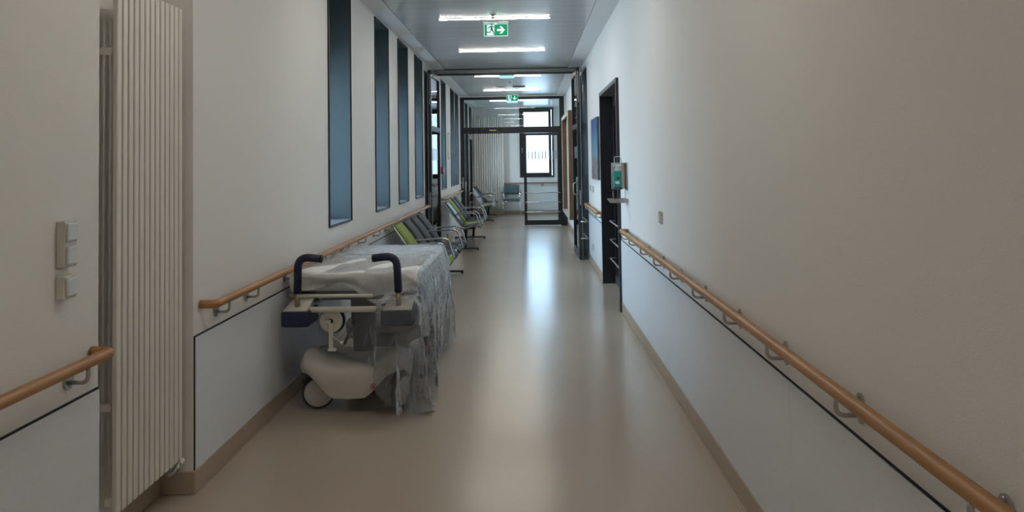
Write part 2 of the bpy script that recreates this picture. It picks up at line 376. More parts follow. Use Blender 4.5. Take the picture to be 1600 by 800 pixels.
def swing_leaf(x_near, x_hinge, y0, y1, z1, side):
    """side = +1: the wall is at +x"""
    g = thing('door_leaf'); g.parent = r
    L = math.hypot(y1-y0, x_hinge-x_near); ang = math.atan2(x_near-x_hinge, y1-y0)
    tx = .055
    b = B(); s = .085
    box(b, -tx/2, tx/2, -L, -L+s, .01, z1); box(b, -tx/2, tx/2, -s, 0, .01, z1); box(b, -tx/2, tx/2, -L+s, -s, z1-s, z1)
    box(b, -tx/2, tx/2, -L+s, -s, .01, .13); box(b, -tx/2, tx/2, -L+s, -s, 2.13, 2.21)
    P = []
    P.append(obj('leaf_frame', b, 'dark', g))
    P.append(obj('leaf_glass', bx(-.004, .004, -L+s, -s, .13, z1-s), 'leafglass', g))
    b = B(); box(b, -tx/2+.015 if side > 0 else tx/2-.028, -tx/2+.028 if side > 0 else tx/2-.015, -L-.002, -L, 2.55, 3.05); box(b, -.008, .008, -L-.003, -L, .88, 1.12)
    box(b, tx/2*side-.004, tx/2*side+.004, -L-.001, -L+.006, .01, z1)
    P.append(obj('edge_seal', b, 'steel', g))
    for z in (.60, .33):
        b = B(); xo = side*(tx/2+.10); xi = side*tx/2
        tube(b, [(xi, -L+.04, z), (xo, -L+.04, z), (xo, -.04, z), (xi, -.04, z)], .012, 8, fil=.03)
        tube(b, [(xi-side*.03, -L-.004, z+.012), (xo+side*.01, -L-.004, z+.012)], .011, 8)
        P.append(obj('push_bar', b, 'bars', g))
    b = B(); xc = -side*(tx/2)
    tube(b, [(xc, -L+.06, 1.05), (xc-side*.075, -L+.06, 1.05), (xc-side*.075, -L+.06, 1.24), (xc, -L+.06, 1.24)], .011, 8, fil=.035)
    P.append(obj('door_handle', b, 'steel', g))
    for k in range(8):
        pass
    b = B()
    for k in range(7): box(b, -.0055, .0055, -L+s+.06+k*.12, -L+s+.09+k*.12, 1.64, 1.84)
    P.append(obj('glass_marking', b, 'frost', g))
    g.location = (x_hinge, y1, 0); g.rotation_euler = (0, 0, -math.atan2(x_near-x_hinge, y1-y0)*-1)
swing_leaf(-1.583, -1.565, 11.94, FY-.005, 3.115, -1)
swing_leaf(.845, .826, 11.94, FY-.005, 3.115, 1)

# ------------------------------------------------------------------ glazed screen with door, y = 18.3
r = thing('door_3', kind='structure'); SY = 18.3
b = B(); y0, y1 = SY, SY+.08
box(b, XL, -1.56, y0, y1, 0, CZ-.035); box(b, .815, .935, y0, y1, 0, CZ-.035); box(b, -1.56, .815, y0, y1, 3.15, CZ-.035)
box(b, -1.56, .815, y0, y1, 2.305, 2.46); box(b, .86, .965, y0-.03, y1, 0, .34)
obj('screen_frame', b, 'dark', r)
obj('wall_strip', bx(.935, XR, y0, y1, 0, CZ-.004), 'wall', r)
obj('screen_strip', bx(XL, XR, y0, y1, CZ-.035, CZ-.004), 'ceil', r)
obj('transom_glass', bx(-1.56, .815, SY+.035, SY+.043, 2.46, 3.15), 'glass', r)
g = thing('door_leaf'); g.parent = r
b = B(); box(b, -.09, -.02, SY-.01, SY+.05, .02, 2.30); box(b, .745, .815, SY-.01, SY+.05, .02, 2.30); box(b, -.02, .745, SY-.01, SY+.05, .02, .14); box(b, -.02, .745, SY-.01, SY+.05, 2.24, 2.30)
obj('leaf_frame', b, 'dark', g); obj('leaf_glass', bx(-.02, .745, SY+.016, SY+.024, .14, 2.24), 'glass', g)
b = B()
for k in range(9): box(b, .02+k*.085, .045+k*.085, SY+.012, SY+.016, 1.65, 1.85)
obj('glass_marking', b, 'frost', g)
for z in (.82, .585, .345): obj('push_bar', tb([(-.05, SY-.01, z), (-.05, SY-.05, z), (.80, SY-.05, z), (.80, SY-.01, z)], .012, 8, fil=.02), 'chrome', g)
g = thing('door_leaf'); g.parent = r
xo = -1.53; L0, L1 = SY+.08, SY+1.45
b = B(); box(b, xo, xo+.06, L0, L0+.1, .02, 2.30); box(b, xo, xo+.06, L1-.1, L1, .02, 2.30); box(b, xo, xo+.06, L0+.1, L1-.1, .02, .14); box(b, xo, xo+.06, L0+.1, L1-.1, 2.2, 2.30)
obj('leaf_frame', b, 'dark', g); obj('leaf_glass', bx(xo+.026, xo+.034, L0+.1, L1-.1, .14, 2.2), 'leafglass', g)
for z in (.82, .585, .345): obj('push_bar', tb([(xo+.06, L0+.05, z), (xo+.10, L0+.05, z), (xo+.10, L1-.05, z), (xo+.06, L1-.05, z)], .010, 8, fil=.02), 'chrome', g)
b = B(); box(b, -1.625, -1.590, SY-.012, SY, .95, 1.22, bev=.003); tube(b, [(-1.60, SY-.01, 1.09), (-1.60, SY-.06, 1.09), (-1.74, SY-.06, 1.09)], .010, 8, fil=.015); obj('door_handle', b, 'steel', g)
b = B(); box(b, xo+.06, xo+.068, L1-.09, L1-.05, .95, 1.22); tube(b, [(xo+.06, L1-.07, 1.09), (xo+.11, L1-.07, 1.09), (xo+.11, L1-.2, 1.09)], .010, 8, fil=.015); obj('door_handle', b, 'steel', g)
obj('door_closer', bx(-1.50, -1.36, SY+.085, SY+.13, 2.22, 2.29, bev=.005), 'steel', r)
b = B(); box(b, -.94, -.76, SY-.003, SY, 2.375, 2.395); obj('name_plate', b, 'yell_lab', r)

# ------------------------------------------------------------------ oak framed counter opening on right wall
r = thing('counter_frame', 'oak framed wall opening projecting from the right wall beyond the open fire door', 'frame', (XR, 16.6, .37))
obj('jamb', bx(.862, XR, 15.3, 15.55, .37, 2.65), 'oak', r); obj('jamb', bx(.862, XR, 17.95, 18.15, .37, 2.65), 'oak', r)
b = B(); box(b, .862, XR, 15.55, 17.95, 2.59, 2.65); obj('head_board', b, 'oak', r)
b = B(); box(b, .862, XR, 15.55, 17.95, .37, .43); obj('sill_board', b, 'oaklip', r)
b = B(); box(b, .852, .862, 15.3, 15.55, .37, 2.65); box(b, .852, .862, 17.95, 18.15, .37, 2.65); box(b, .852, .862, 15.55, 17.95, 2.56, 2.65); box(b, .852, .862, 15.55, 17.95, .37, .45)
obj('edge_lipping', b, 'oaklip', r)
obj('back_panel', bx(.965, XR, 15.55, 17.95, .43, 2.59), 'white', r)
for ch in r.children: ch.location = -r.location

# ------------------------------------------------------------------ ceiling lights
def lamp(y, label):
    r = thing('ceiling_light', label, 'ceiling light', (-.352, y, CZ-.004), 'strip lights in the metal ceiling')
    b = B(); box(b, -.645, .645, -.032, .032, -.002, .02); obj('housing', b, 'lip', r)
    obj('diffuser', bx(-.632, .632, -.018, .018, -.006, -.001), 'lamp_em', r)
lamp(8.4, 'glowing strip light in the ceiling just before the running man sign with the right arrow')
lamp(10.88, 'glowing strip light in the ceiling between the nearest exit sign and the open fire door')
lamp(14.1, 'glowing strip light in the ceiling just past the fire door header')
lamp(16.9, 'glowing strip light in the ceiling in front of the down arrow exit sign')
lamp(19.85, 'glowing strip light in the ceiling behind the glass transom')
for y in (5.6, 3.0, -1.2, -2.5, -3.8):  # strips added out of view, some behind the camera, to brighten the near end
    lamp(y, 'unseen strip light added in the ceiling to brighten the near corridor')

# exit signs
def man(b, o, s, y):
    def pr(pts): prism(b, [(p[0]*s, p[1]*s) for p in pts], o, (1, 0, 0), (0, 0, 1), (0, -.0008, 0))
    pr([(-.02+.055*math.cos(a*PI/6)+.09, .36+.055*math.sin(a*PI/6)) for a in range(12)])
    pr([(.0, .27), (.10, .29), (.12, .10), (.0, .04)])                       # trunk
    pr([(.08, .28), (.10, .23), (.25, .17), (.25, .21)]); pr([(.02, .28), (-.13, .22), (-.17, .08), (-.13, .08), (-.10, .18), (.03, .22)])
    pr([(.05, .10), (.12, .10), (.20, -.08), (.24, -.28), (.19, -.28), (.14, -.10), (.04, .03)])
    pr([(.0, .08), (.07, .05), (-.03, -.08), (-.25, -.08), (-.25, -.13), (-.0, -.14)])
def sign(y, label, arrow, glow=False, H=.135):
    W = .27
    r = thing('exit_sign', label, 'exit sign', (-.345, y, CZ-.004))
    obj('mount', bx(-.15, .15, -.03, .03, -.012, 0, bev=.003), 'white', r)
    z1 = -.028; z0 = z1-H
    b = B(); box(b, -.012, .012, -.01, .01, z1, -.012); obj('hanger', b, 'steel', r)
    pl = obj('panel', bx(-W/2, W/2, -.006, .006, z0, z1), 'green_em', r)
    b = B(); f = .006
    box(b, -W/2-f, W/2+f, -.008, .008, z1, z1+f); box(b, -W/2-f, W/2+f, -.008, .008, z0-f, z0); box(b, -W/2-f, -W/2, -.008, .008, z0, z1); box(b, W/2, W/2+f, -.008, .008, z0, z1)
    obj('rim', b, 'cyan_em', r)
    if glow: obj('light_guide', bx(-W/2, W/2, -.012, .012, z0-.05, z0-f), 'cyan_em', r)
    zc = (z0+z1)/2
    if H < .1: return
    b = B(); box(b, -.105, -.018, -.0075, -.006, zc-.062, zc+.062); obj('door_symbol', b, 'white_em', r)
    b = B(); man(b, (-.062, -.009, zc-.004), .19, 0); obj('running_man_symbol', b, mat('sign dark green', (0, .02, .01), .6, spec=.1, emit=(0, .06, .03), estr=1), r)
    b = B(); s = .045
    A = [(-1, -.28), (.15, -.28), (-.35, -.95), (.25, -.95), (1.05, 0), (.25, .95), (-.35, .95), (.15, .28), (-1, .28)]
    if arrow == 'down': A = [(p[1], -p[0]) for p in A]
    prism(b, [(p[0]*s, p[1]*s) for p in A], (.058, -.006, zc), (1, 0, 0), (0, 0, 1), (0, -.0015, 0)); obj('arrow_symbol', b, 'white_em', r)
sign(8.62, 'green running man exit sign with a white arrow pointing right', 'right')
sign(13.25, 'hanging exit sign mostly hidden above the fire door header, only its bright bottom edge showing', 'down', True, .064)
sign(17.95, 'small green exit sign with a white arrow pointing down before the glass screen', 'down', True)
# small ceiling fittings
def sprinkler(x, y, label):
    r = thing('sprinkler', label, 'sprinkler', (x, y, CZ))
    b = B(); lathe(b, (0, 0, 0), (0, 0, -1), [(0, .035), (.006, .033), (.012, .02), (.02, .012)]); obj('collar', b, 'steel', r)
    b = B(); lathe(b, (0, 0, -.02), (0, 0, -1), [(0, .006), (.025, .006), (.027, .022), (.031, .022)], 12); obj('deflector', b, 'brass', r)
sprinkler(-.36, 8.18, 'small dark sprinkler in the ceiling above the right arrow exit sign')
def detector(x, y, label):
    r = thing('smoke_detector', label, 'smoke detector', (x, y, CZ))
    b = B(); lathe(b, (0, 0, 0), (0, 0, -1), [(0, .055), (.012, .055), (.018, .05), (.04, .03), (.045, .015)]); obj('body', b, 'white', r)
    b = B(); lathe(b, (0, 0, -.02), (0, 0, -1), [(0, .047), (.006, .047)]); obj('grille', b, 'groove', r)
detector(-.36, 15.2, 'white smoke detector in the ceiling past the fire door')
r = thing('ceiling_vent', 'dark slotted vent in the ceiling beside the smoke detector', 'vent', (-.16, 16.1, CZ))
b = B(); ring2 = [(-.13, .13)]; box(b, -.14, .14, -.05, .05, -.012, 0, bev=.003); obj('frame', b, 'lip', r)
for k in range(4): obj('slat', bx(-.125, .125, -.04+k*.022, -.03+k*.022, -.018, -.012), 'groove', r)
r = thing('ceiling_speaker', 'flat round pale loudspeaker in the ceiling left of the vent', 'loudspeaker', (-.55, 16.1, CZ))
b = B(); lathe(b, (0, 0, 0), (0, 0, -1), [(0, .12), (.010, .12), (.014, .11)]); obj('rim', b, 'white', r)
b = B(); lathe(b, (0, 0, -.014), (0, 0, -1), [(0, .10), (.003, .09)]); obj('grille', b, 'lip', r)

# ------------------------------------------------------------------ handrails
def bracket(par, x_wall, y, side, z=.853, rail=.905, off=.075, along=0.0):
    """side +1: wall at +x"""
    xr = x_wall-side*off
    b = B(); tube(b, [(xr, y+along, rail-.015), (xr, y+along, z-.025), (xr+side*.02, y, z-.025), (x_wall-side*.004, y, z-.025)] if 0 else
                  [(xr, y, rail-.015), (xr, y, z-.02), (x_wall-side*.003, y, z-.02)], .0075, 8, fil=.032)
    k = obj('bracket', b, 'steel', par)
    b = B(); n = 20
    prism(b, [(.028*math.cos(2*PI*i/n), .046*math.sin(2*PI*i/n)) for i in range(n)], (x_wall, y, z), (0, 1, 0), (0, 0, 1), (-side*.006, 0, 0))
    for zz in (-.028, .034): lathe(b, (x_wall-side*.006, y, z+zz), (-side, 0, 0), [(0, .007), (.002, .006), (.004, .003)], 10)
    obj('wall_plate', b, 'steel', k)
def handrail(label, x_wall, y0, y1, side, ys, ret0=True, ret1=True, z=.905, m='rail', off=.075):
    r = thing('handrail', label, 'handrail', (x_wall, (y0+y1)/2, z))
    xr = x_wall-side*off; pts = []
    if ret0: pts.append((x_wall-side*.001, y0, z))
    pts += [(xr, y0, z), (xr, y1, z)]
    if ret1: pts.append((x_wall-side*.001, y1, z))
    obj('rail', tb(pts, .0212, 20, fil=.055), m, r)
    for y in ys: bracket(r, x_wall, y, side)
    for ch in r.children:
        ch.location = -r.location
    return r
handrail('long beech handrail on the right wall from the foreground to the dark door', XR-.002, -2.0, 7.25, 1, [2.2-.635*k for k in (6, 5, 4, 3, 2, 1)]+[2.23, 2.86, 3.47, 4.12, 4.77, 5.38, 6.01, 6.67, 7.15])
handrail('long beech handrail on the left wall running behind the wrapped stretcher', XL+.002, 3.70, 11.80, -1, [3.88, 4.30, 4.98, 5.74, 6.50, 7.16, 7.85, 8.51, 9.2, 9.9, 10.6, 11.25])
handrail('short beech handrail at the left edge of the picture, left of the radiator', XL+.002, -2.0, 2.775, -1, [2.63, 2.0, 1.36, .7, 0, -.7, -1.4])
handrail('short beech handrail on the right wall between the dark door and the fire door', XR-.002, 9.78, 11.75, 1, [9.95, 10.5, 11.05, 11.6])
handrail('thin handrail on the left wall above the second row of seats', XL+.002, 13.9, 17.9, -1, [14.2, 15.0, 15.8, 16.6, 17.5])
handrail('thin handrail on the left wall behind the glass screen', XL+.002, 19.9, 22.15, -1, [20.2, 21.0, 21.9])
r = thing('handrail', 'thin beech handrail crossing the end wall under the window', 'handrail', (.1, YF, .94))
obj('rail', tb([(-.69, YF-.002, .94), (-.69, YF-.075, .94), (.97, YF-.075, .94)], .0212, 16, fil=.05), 'railx', r)
for x in (-.55, .45):
    k = obj('bracket', tb([(x, YF-.075, .925), (x, YF-.075, .86), (x, YF-.003, .86)], .0075, 8, fil=.03), 'steel', r)
    b = B(); lathe(b, (x, YF, .88), (0, -1, 0), [(0, .04), (.005, .04)]); obj('wall_plate', b, 'steel', k)
for ch in r.children: ch.location = -r.location

# ------------------------------------------------------------------ radiators
def radiator(label, loc, rz, n, pitch, wt, z0, z1, dt=.022, valve=True):
    r = thing('radiator', label, 'radiator', loc)
    r.rotation_euler = (0, 0, rz)
    for k in range(n):
        b = B(); box(b, k*pitch, k*pitch+wt, -dt, 0, z0, z1, bev=.005); obj('tube', b, 'rad', r)
    for za, zb in ((z0+.03, z0+.07), (z1-.06, z1-.02)): obj('header', bx(0, (n-1)*pitch+wt, 0, .032, za, zb, bev=.006), 'rad', r)
    for xa in (pitch, (n-2)*pitch):
        for za in (z0+.4, z1-.3): obj('wall_mount', bx(xa, xa+.02, .03, .085, za, za+.03), 'rad', r)
    if valve:
        L = (n-1)*pitch+wt
        b = B(); tube(b, [(L-.14, -.012, z0-.012), (L-.11, -.012, z0-.035), (L-.05, -.012, z0-.035), (L-.02, -.012, z0-.005)], .008, 8, fil=.02); lathe(b, (L-.05, -.012, z0-.035), (1, 0, .5), [(0, .013), (.035, .013)], 12)
        obj('valve', b, 'steel', r)
        b = B(); lathe(b, (L-.02, -.012, z0-.02), (.9, 0, .45), [(0, .016), (.03, .018), (.034, .012)], 12); obj('valve_head', b, 'white', r)
    return r
# local x runs along +y on the left wall, local +y points into the wall
radiator('tall cream tube radiator in the niche at the left foreground', (-1.71, 3.0, 0), PI/2, 13, .0450, .034, .19, 2.375)
radiator('tall white tube radiator on the end wall behind the glass screen', (-1.60, YF-.09, 0), 0, 13, .0693, .050, .2, 2.95, .03)

# ------------------------------------------------------------------ switches on the walls
def switch(label, x, y, z, side, n, d=.040, h=.082, w_=.075):
    r = thing('light_switch', label, 'switch', (x, y, z))
    H = h*n
    b = B(); box(b, 0, -side*d*.75, -w_/2, w_/2, -H/2, H/2, bev=.004); obj('housing', b, 'swib', r)
    for k in range(n):
        zc = -H/2+h*(k+.5)
        b = B(); box(b, -side*d*.70, -side*d, -w_/2+.008, w_/2-.008, zc-h/2+.008, zc+h/2-.008, bev=.006)
        obj('rocker', b, 'swi', r)
    return r
switch('double light switch on the left foreground wall, the upper one', XL, 2.60, 1.332, -1, 2)
switch('single light switch on the left foreground wall, the lower one', XL, 2.60, 1.18, -1, 1)
switch('small white switch on the right wall above the long handrail', XR, 5.44, 1.172, 1, 1, .016)
switch('white switch on the right wall between picture and fire door, farther of the pair', XR, 11.45, 1.17, 1, 1, .012)
switch('white switch on the right wall between picture and fire door, nearer of the pair', XR, 11.0, 1.17, 1, 1, .012)
switch('white wall box low on the right wall beside the fire door', XR-.008, 11.1, .30, 1, 1, .010)
r = thing('wall_sign', 'narrow pale sign plate between windows on the left wall past the fire door', 'sign', (XL, 15.45, 1.95))
obj('plate', bx(0, .012, -.11, .11, -.28, .28, bev=.003), 'swib', r); obj('face', bx(.012, .014, -.09, .09, -.25, .25), 'wall', r)
r = thing('alarm_box', 'small red fire alarm box on the left wall past the fire door', 'fire alarm', (XL, 14.06, 1.45))
obj('housing', bx(0, .06, -.065, .065, -.07, .07, bev=.006), 'red', r); obj('window', bx(.06, .063, -.035, .035, -.035, .035), 'paper', r)

# ------------------------------------------------------------------ picture (city skyline under a blue sky)
def picmat():
    m = bpy.data.materials.new('skyline print'); m.use_nodes = True; n = m.node_tree; b = n.nodes['Principled BSDF']
    t = n.nodes.new('ShaderNodeTexCoord'); s = n.nodes.new('ShaderNodeSeparateXYZ'); n.links.new(t.outputs['Object'], s.inputs[0])
    r = n.nodes.new('ShaderNodeValToRGB'); mr = n.nodes.new('ShaderNodeMapRange'); mr.inputs[1].default_value = -.43; mr.inputs[2].default_value = .43
    n.links.new(s.outputs[2], mr.inputs[0]); n.links.new(mr.outputs[0], r.inputs[0])
    e = r.color_ramp.elements; e[0].position = .38; e[0].color = (.12, .27, .34, 1); e[1].position = 1; e[1].color = (.02, .05, .22, 1); k = e.new(.7); k.color = (.05, .16, .32, 1)
    v = n.nodes.new('ShaderNodeTexVoronoi'); v.inputs['Scale'].default_value = 22; n.links.new(t.outputs['Object'], v.inputs['Vector'])
    r2 = n.nodes.new('ShaderNodeValToRGB'); r2.color_ramp.elements[0].color = (.02, .02, .03, 1); r2.color_ramp.elements[1].color = (.38, .28, .27, 1); n.links.new(v.outputs['Color'], r2.inputs[0])
    nz = n.nodes.new('ShaderNodeTexNoise'); nz.inputs['Scale'].default_value = 9; n.links.new(t.outputs['Object'], nz.inputs['Vector'])
    ad = n.nodes.new('ShaderNodeMath'); ad.operation = 'MULTIPLY_ADD'; ad.inputs[1].default_value = .18; n.links.new(nz.outputs['Fac'], ad.inputs[0]); n.links.new(s.outputs[2], ad.inputs[2])
    lt = n.nodes.new('ShaderNodeMath'); lt.operation = 'LESS_THAN'; lt.inputs[1].default_value = -.03; n.links.new(ad.outputs[0], lt.inputs[0])
    mx = n.nodes.new('ShaderNodeMix'); mx.data_type = 'RGBA'; n.links.new(lt.outputs[0], mx.inputs[0]); n.links.new(r.outputs[0], mx.inputs[6]); n.links.new(r2.outputs[0], mx.inputs[7]); n.links.new(mx.outputs[2], b.inputs['Base Color'])
    b.inputs['Roughness'].default_value = .35
    return m
r = thing('picture', 'tall picture of a city under blue sky on the right wall beside the dark door', 'picture', (XR-.03, 10.42, 1.76))
obj('canvas', bx(-.004, 0, -.46, .46, -.43, .43), picmat(), r); obj('backing', bx(0, .03, -.46, .46, -.43, .43, bev=.002), 'darkblue', r)

# ------------------------------------------------------------------ disinfectant dispenser
r = thing('soap_dispenser', 'steel disinfectant dispenser with green bottle and drip tray beside the dark door', 'dispenser', (XR, 7.30, 1.44))
b = B(); box(b, -.012, 0, -.06, .055, -.14, .135, bev=.003); box(b, -.148, -.012, .045, .055, -.13, .132, bev=.002); box(b, -.148, -.012, -.05, .05, .122, .132)
obj('housing', b, 'steel', r)
b = B(); box(b, -.135, -.055, -.045, .035, -.13, .052, bev=.014); obj('bottle', b, 'labelg', r)
bo = [o for o in r.children if o.name.startswith('bottle')][0]
b = B(); box(b, -.118, -.075, -.035, .025, .050, .098, bev=.006); box(b, -.135, -.055, -.05, .03, .094, .12, bev=.004); obj('pump', b, 'swi', r)
b = B(); box(b, -.105, -.078, -.047, -.0455, -.03, -.01); obj('bottle_mark', b, 'blackpl', bo)
b = B(); box(b, -.12, -.08, -.047, -.0455, -.075, -.05); obj('bottle_label', b, 'paper', bo)
obj('bottle_base', bx(-.137, -.053, -.047, .037, -.132, -.105, bev=.004), 'bellow', bo)
obj('lever', tb([(-.125, -.052, .07), (-.125, -.052, .13), (-.128, -.05, .19), (-.07, -.05, .195), (-.055, -.052, .13), (-.055, -.052, .07)], .0045, 8, fil=.02), 'steel', r)
b = B(); tube(b, [(-.14, .0, -.135), (-.14, .0, -.235)], .003, 6); tube(b, [(-.02, .0, -.135), (-.02, .0, -.235)], .003, 6); obj('tray_rod', b, 'steel', r)
b = B(); P = []
for (hx, hy, z) in ((.10, .075, -.228), (.104, .078, -.222), (.095, .07, -.24), (.075, .05, -.262), (.07, .045, -.262)):
    P.append([Vector((-.09+hx*sx_, hy*sy_, z)) for sx_, sy_ in ((-1, -1), (1, -1), (1, 1), (-1, 1), (-1, -1))])
P = [[Vector((-.09, 0, -.258))]*5] + [[Vector((p.x, p.y, p.z+.004)) for p in P[3]]] + [P[1]] + P[2:4] + [[Vector((-.09, 0, -.264))]*5]
grid(b, P, False); obj('drip_tray', b, 'steel', r)

# ------------------------------------------------------------------ bench seating
def bench(loc, labels, backs, seats, n_arm, dxs=0):
    """four seats on a beam along y; local x = 0 at wall side of backs, z from floor"""
    r = thing('bench_seat', labels, 'bench', loc)
    P = .56; W = .50
    def L(side_y):  # side frame polyline (chrome) of a seat
        return [(-.0, side_y, .865), (.06, side_y, .785), (.30, side_y, .44), (.36, side_y, .405), (.60, side_y, .455), (.63, side_y, .45)]
    for k in range(4):
        y0 = k*P+.03; y1 = y0+W
        # backrest sling
        prof = [(-.0, .872), (.025, .85), (.13, .72), (.22, .58), (.30, .46)]
        pth = []
        for j, (x, z) in enumerate(prof): pth.append([Vector((x+.012*math.sin(PI*t), y0+.03+(W-.06)*t, z)) for t in [i/6 for i in range(7)]])
        b = B(); grid(b, pth); obj('backrest', b, backs[k], r, solid=.035)
        prof = [(.30, .445), (.36, .418), (.48, .425), (.60, .452), (.635, .44), (.64, .405)]
        pth = []
        for j, (x, z) in enumerate(prof): pth.append([Vector((x, y0+.03+(W-.06)*t, z-.008*math.sin(PI*t))) for t in [i/6 for i in range(7)]])
        b = B(); grid(b, pth); obj('seat', b, seats[k], r, solid=.035)
        b = B()
        for y in (y0, y1): tube(b, L(y), .013, 8, fil=.05)
        tube(b, [(0, y0, .865), (0, y1, .865)], .013, 8); tube(b, [(.61, y0, .45), (.61, y1, .45)], .011, 8)
        obj('seat_frame', b, 'chrome', r)
        if k in n_arm:
            for y in (y0-.012, y1+.012):
                b = B(); tube(b, [(.15, y, .655), (.20, y, .655), (.52, y, .675), (.585, y, .655), (.655, y, .43), (.62, y, .415)], .012, 10, fil=.05)
                obj('armrest', b, 'chrome', r)
    b = B(); box(b, .36, .42, .02, 4*P-.0, .335, .385, bev=.006)
    for k in range(4):
        box(b, .30, .56, k*P+.2, k*P+.26, .375, .405)
    obj('beam', b, 'blackpl', r)
    for y in (.14, 4*P-.06):
        b = B(); tube(b, [(.39, y, .35), (.37, y, .05)], [.028, .024], 10); obj('post', b, 'blackpl', r)
        b = B(); box(b, -.02, .62, y-.022, y+.022, .018, .045, bev=.006); lathe(b, (.60, y, 0), (0, 0, 1), [(0, .02), (.02, .02)], 10); lathe(b, (0, y, 0), (0, 0, 1), [(0, .02), (.02, .02)], 10)
        obj('foot', b, 'blackpl', r)
    return r
bench((-1.565, 8.48, 0), 'row of four seats, lime one nearest, standing behind the wrapped stretcher', ['green', 'char', 'char', 'char'], ['green', 'char', 'char', 'char'], (0, 3))
bench((-1.525, 13.30, 0), 'row of four seats with a lime second seat between fire door and glass screen', ['greyup', 'green', 'char', 'char'], ['char', 'green', 'char', 'char'], (0, 3))
bench((-1.555, 19.72, 0), 'row of seats with silver grey backrest behind the glass screen door', ['silverup', 'silverup', 'char', 'char'], ['silverup', 'green', 'char', 'char'], (0, 3))

# far chair
r = thing('armchair', 'slate grey visitor chair with thin steel legs against the end wall', 'chair', (-.49, 21.95, 0))
P = [[Vector((-.225+.45*t, .22+.03*math.sin(PI*t)+.06*s_, .62+.27*s_)) for t in [i/8 for i in range(9)]] for s_ in [0, .25, .5, .75, 1]]
b = B(); grid(b, P); obj('backrest', b, 'teal', r, solid=.035)
P = [[Vector((-.235+.47*t, -.24+.46*s_, .455+.01*math.sin(PI*t)-.02*max(0, .2-s_)*5)) for t in [i/8 for i in range(9)]] for s_ in [0, .1, .4, .7, 1]]
b = B(); grid(b, P); obj('seat', b, 'teal', r, solid=.05)
for sx_ in (-1, 1):
    obj('leg', tb([(sx_*.25, -.235, 0), (sx_*.25, -.235, .44)], .011, 8), 'chrome', r)
    obj('leg', tb([(sx_*.25, .26, 0), (sx_*.24, .22, .44), (sx_*.23, .29, .86)], .011, 8), 'chrome', r)
    k = obj('armrest', tb([(sx_*.25, -.235, .43), (sx_*.265, -.22, .66), (sx_*.265, .25, .67)], .010, 8, fil=.03), 'chrome', r)
    obj('arm_pad', bx(sx_*.265-.02, sx_*.265+.02, -.22, .05, .665, .69, bev=.006), 'blackpl', k)
b = B(); tube(b, [(-.25, -.235, .42), (.25, -.235, .42)], .011, 8); tube(b, [(-.25, .22, .42), (.25, .22, .42)], .011, 8); tube(b, [(-.25, -.235, .42), (-.25, .22, .42)], .011, 8); tube(b, [(.25, -.235, .42), (.25, .22, .42)], .011, 8)
obj('seat_frame', b, 'chrome', r)

# yellow floor sign
r = thing('floor_sign', 'small yellow folded floor sign standing by the left wall past the fire door', 'floor sign', (-1.54, 14.1, 0))
b = B(); prism(b, [(-.03, 0), (.05, 0), (.0, .24), (-.025, .24)], (0, -.03, 0), (1, 0, 0), (0, 0, 1), (0, .06, 0)); obj('panel', b, 'yellow', r)
obj('foot', bx(-.14, .05, -.05, .05, 0, .05, bev=.01), 'yellow', r)

# ------------------------------------------------------------------ hospital stretcher
SX, SYY = -1.17, 5.65
r = thing('hospital_stretcher', 'white hospital stretcher with navy push handles parked along the left wall under clear plastic', 'stretcher', (SX, SYY, 0))
def S(name, bm, m, par=None, **k):
    o = obj(name, bm, m, par or r, **k)
    o.location = Vector((-SX, -SYY, 0)) if par is None else Vector((0, 0, 0)); return o
def hood(yc, bb, flip):
    a = .345; N = 96
    lev = [(0, 0), (.16, .006), (.225, .006), (.262, -.002), (.284, -.022), (.296, -.06), (.304, -.15), (.310, -.25)]
    b = B(); rings = []
    for li, (z, off) in enumerate(lev):
        ring_ = []
        for i in range(N):
            t = 2*PI*i/N; c, s = math.cos(t), math.sin(t); e = 2/4.5
            x = math.copysign(abs(c)**e, c); y = math.copysign(abs(s)**e, s)
            X = x*max(a+off, .02); Y = y*max(bb+off, .02)
            fx = min(1, max(0, (abs(X)-.08)/.21)); fy = min(1, max(0, (abs(Y)-.02)/.2)); fx = fx*fx*(3-2*fx)
            side = 1 if (Y*flip > 0) else .15
            if li == 0: Z = .098+.155*fx*min(1, fy+.2)*(1 if side == 1 else .6)
            else:
                hump = .095*math.exp(-((abs(X)-.29)/.11)**2)*math.exp(-((Y*flip-bb*.5)/.22)**2)
                Z = max(z, 0)+hump*(0, .1, .5, .85, 1, 1, 1, 1)[li]
                if li == 1: Z = max(Z, .105+.155*fx*min(1, fy+.2)+.02)
                if li == 2: Z = max(Z, .105+.155*fx*min(1, fy+.2)+.04)
                if li == 3: Z = max(Z, .31*fx)
            ring_.append(b.verts.new((SX+X, yc+Y, Z)))
        rings.append(ring_)
    for i in range(len(rings)-1):
        for k in range(N):
            f = b.faces.new((rings[i][k], rings[i][(k+1) % N], rings[i+1][(k+1) % N], rings[i+1][k])); f.smooth = True
    b.faces.new(rings[-1])
    return b
h1 = S('base_hood', hood(5.04, .30, -1), 'hood'); S('base_hood', hood(6.25, .30, 1), 'hood')
S('chassis', bx(SX-.12, SX+.12, 5.2, 6.1, .12, .24, bev=.02), 'bellow')
b = B(); box(b, SX-.10, SX+.10, 4.80, 4.86, .10, .118, bev=.004); S('bumper_strip', b, 'cream')
b = B(); n = 24
prism(b, [(.020*math.cos(2*PI*i/n), .020*math.sin(2*PI*i/n)) for i in range(n)], (-1.005, 4.728, .178), (1, 0, 0), (0, 0, 1), (0, .002, 0)); k1 = S('warning_mark', b, 'red')
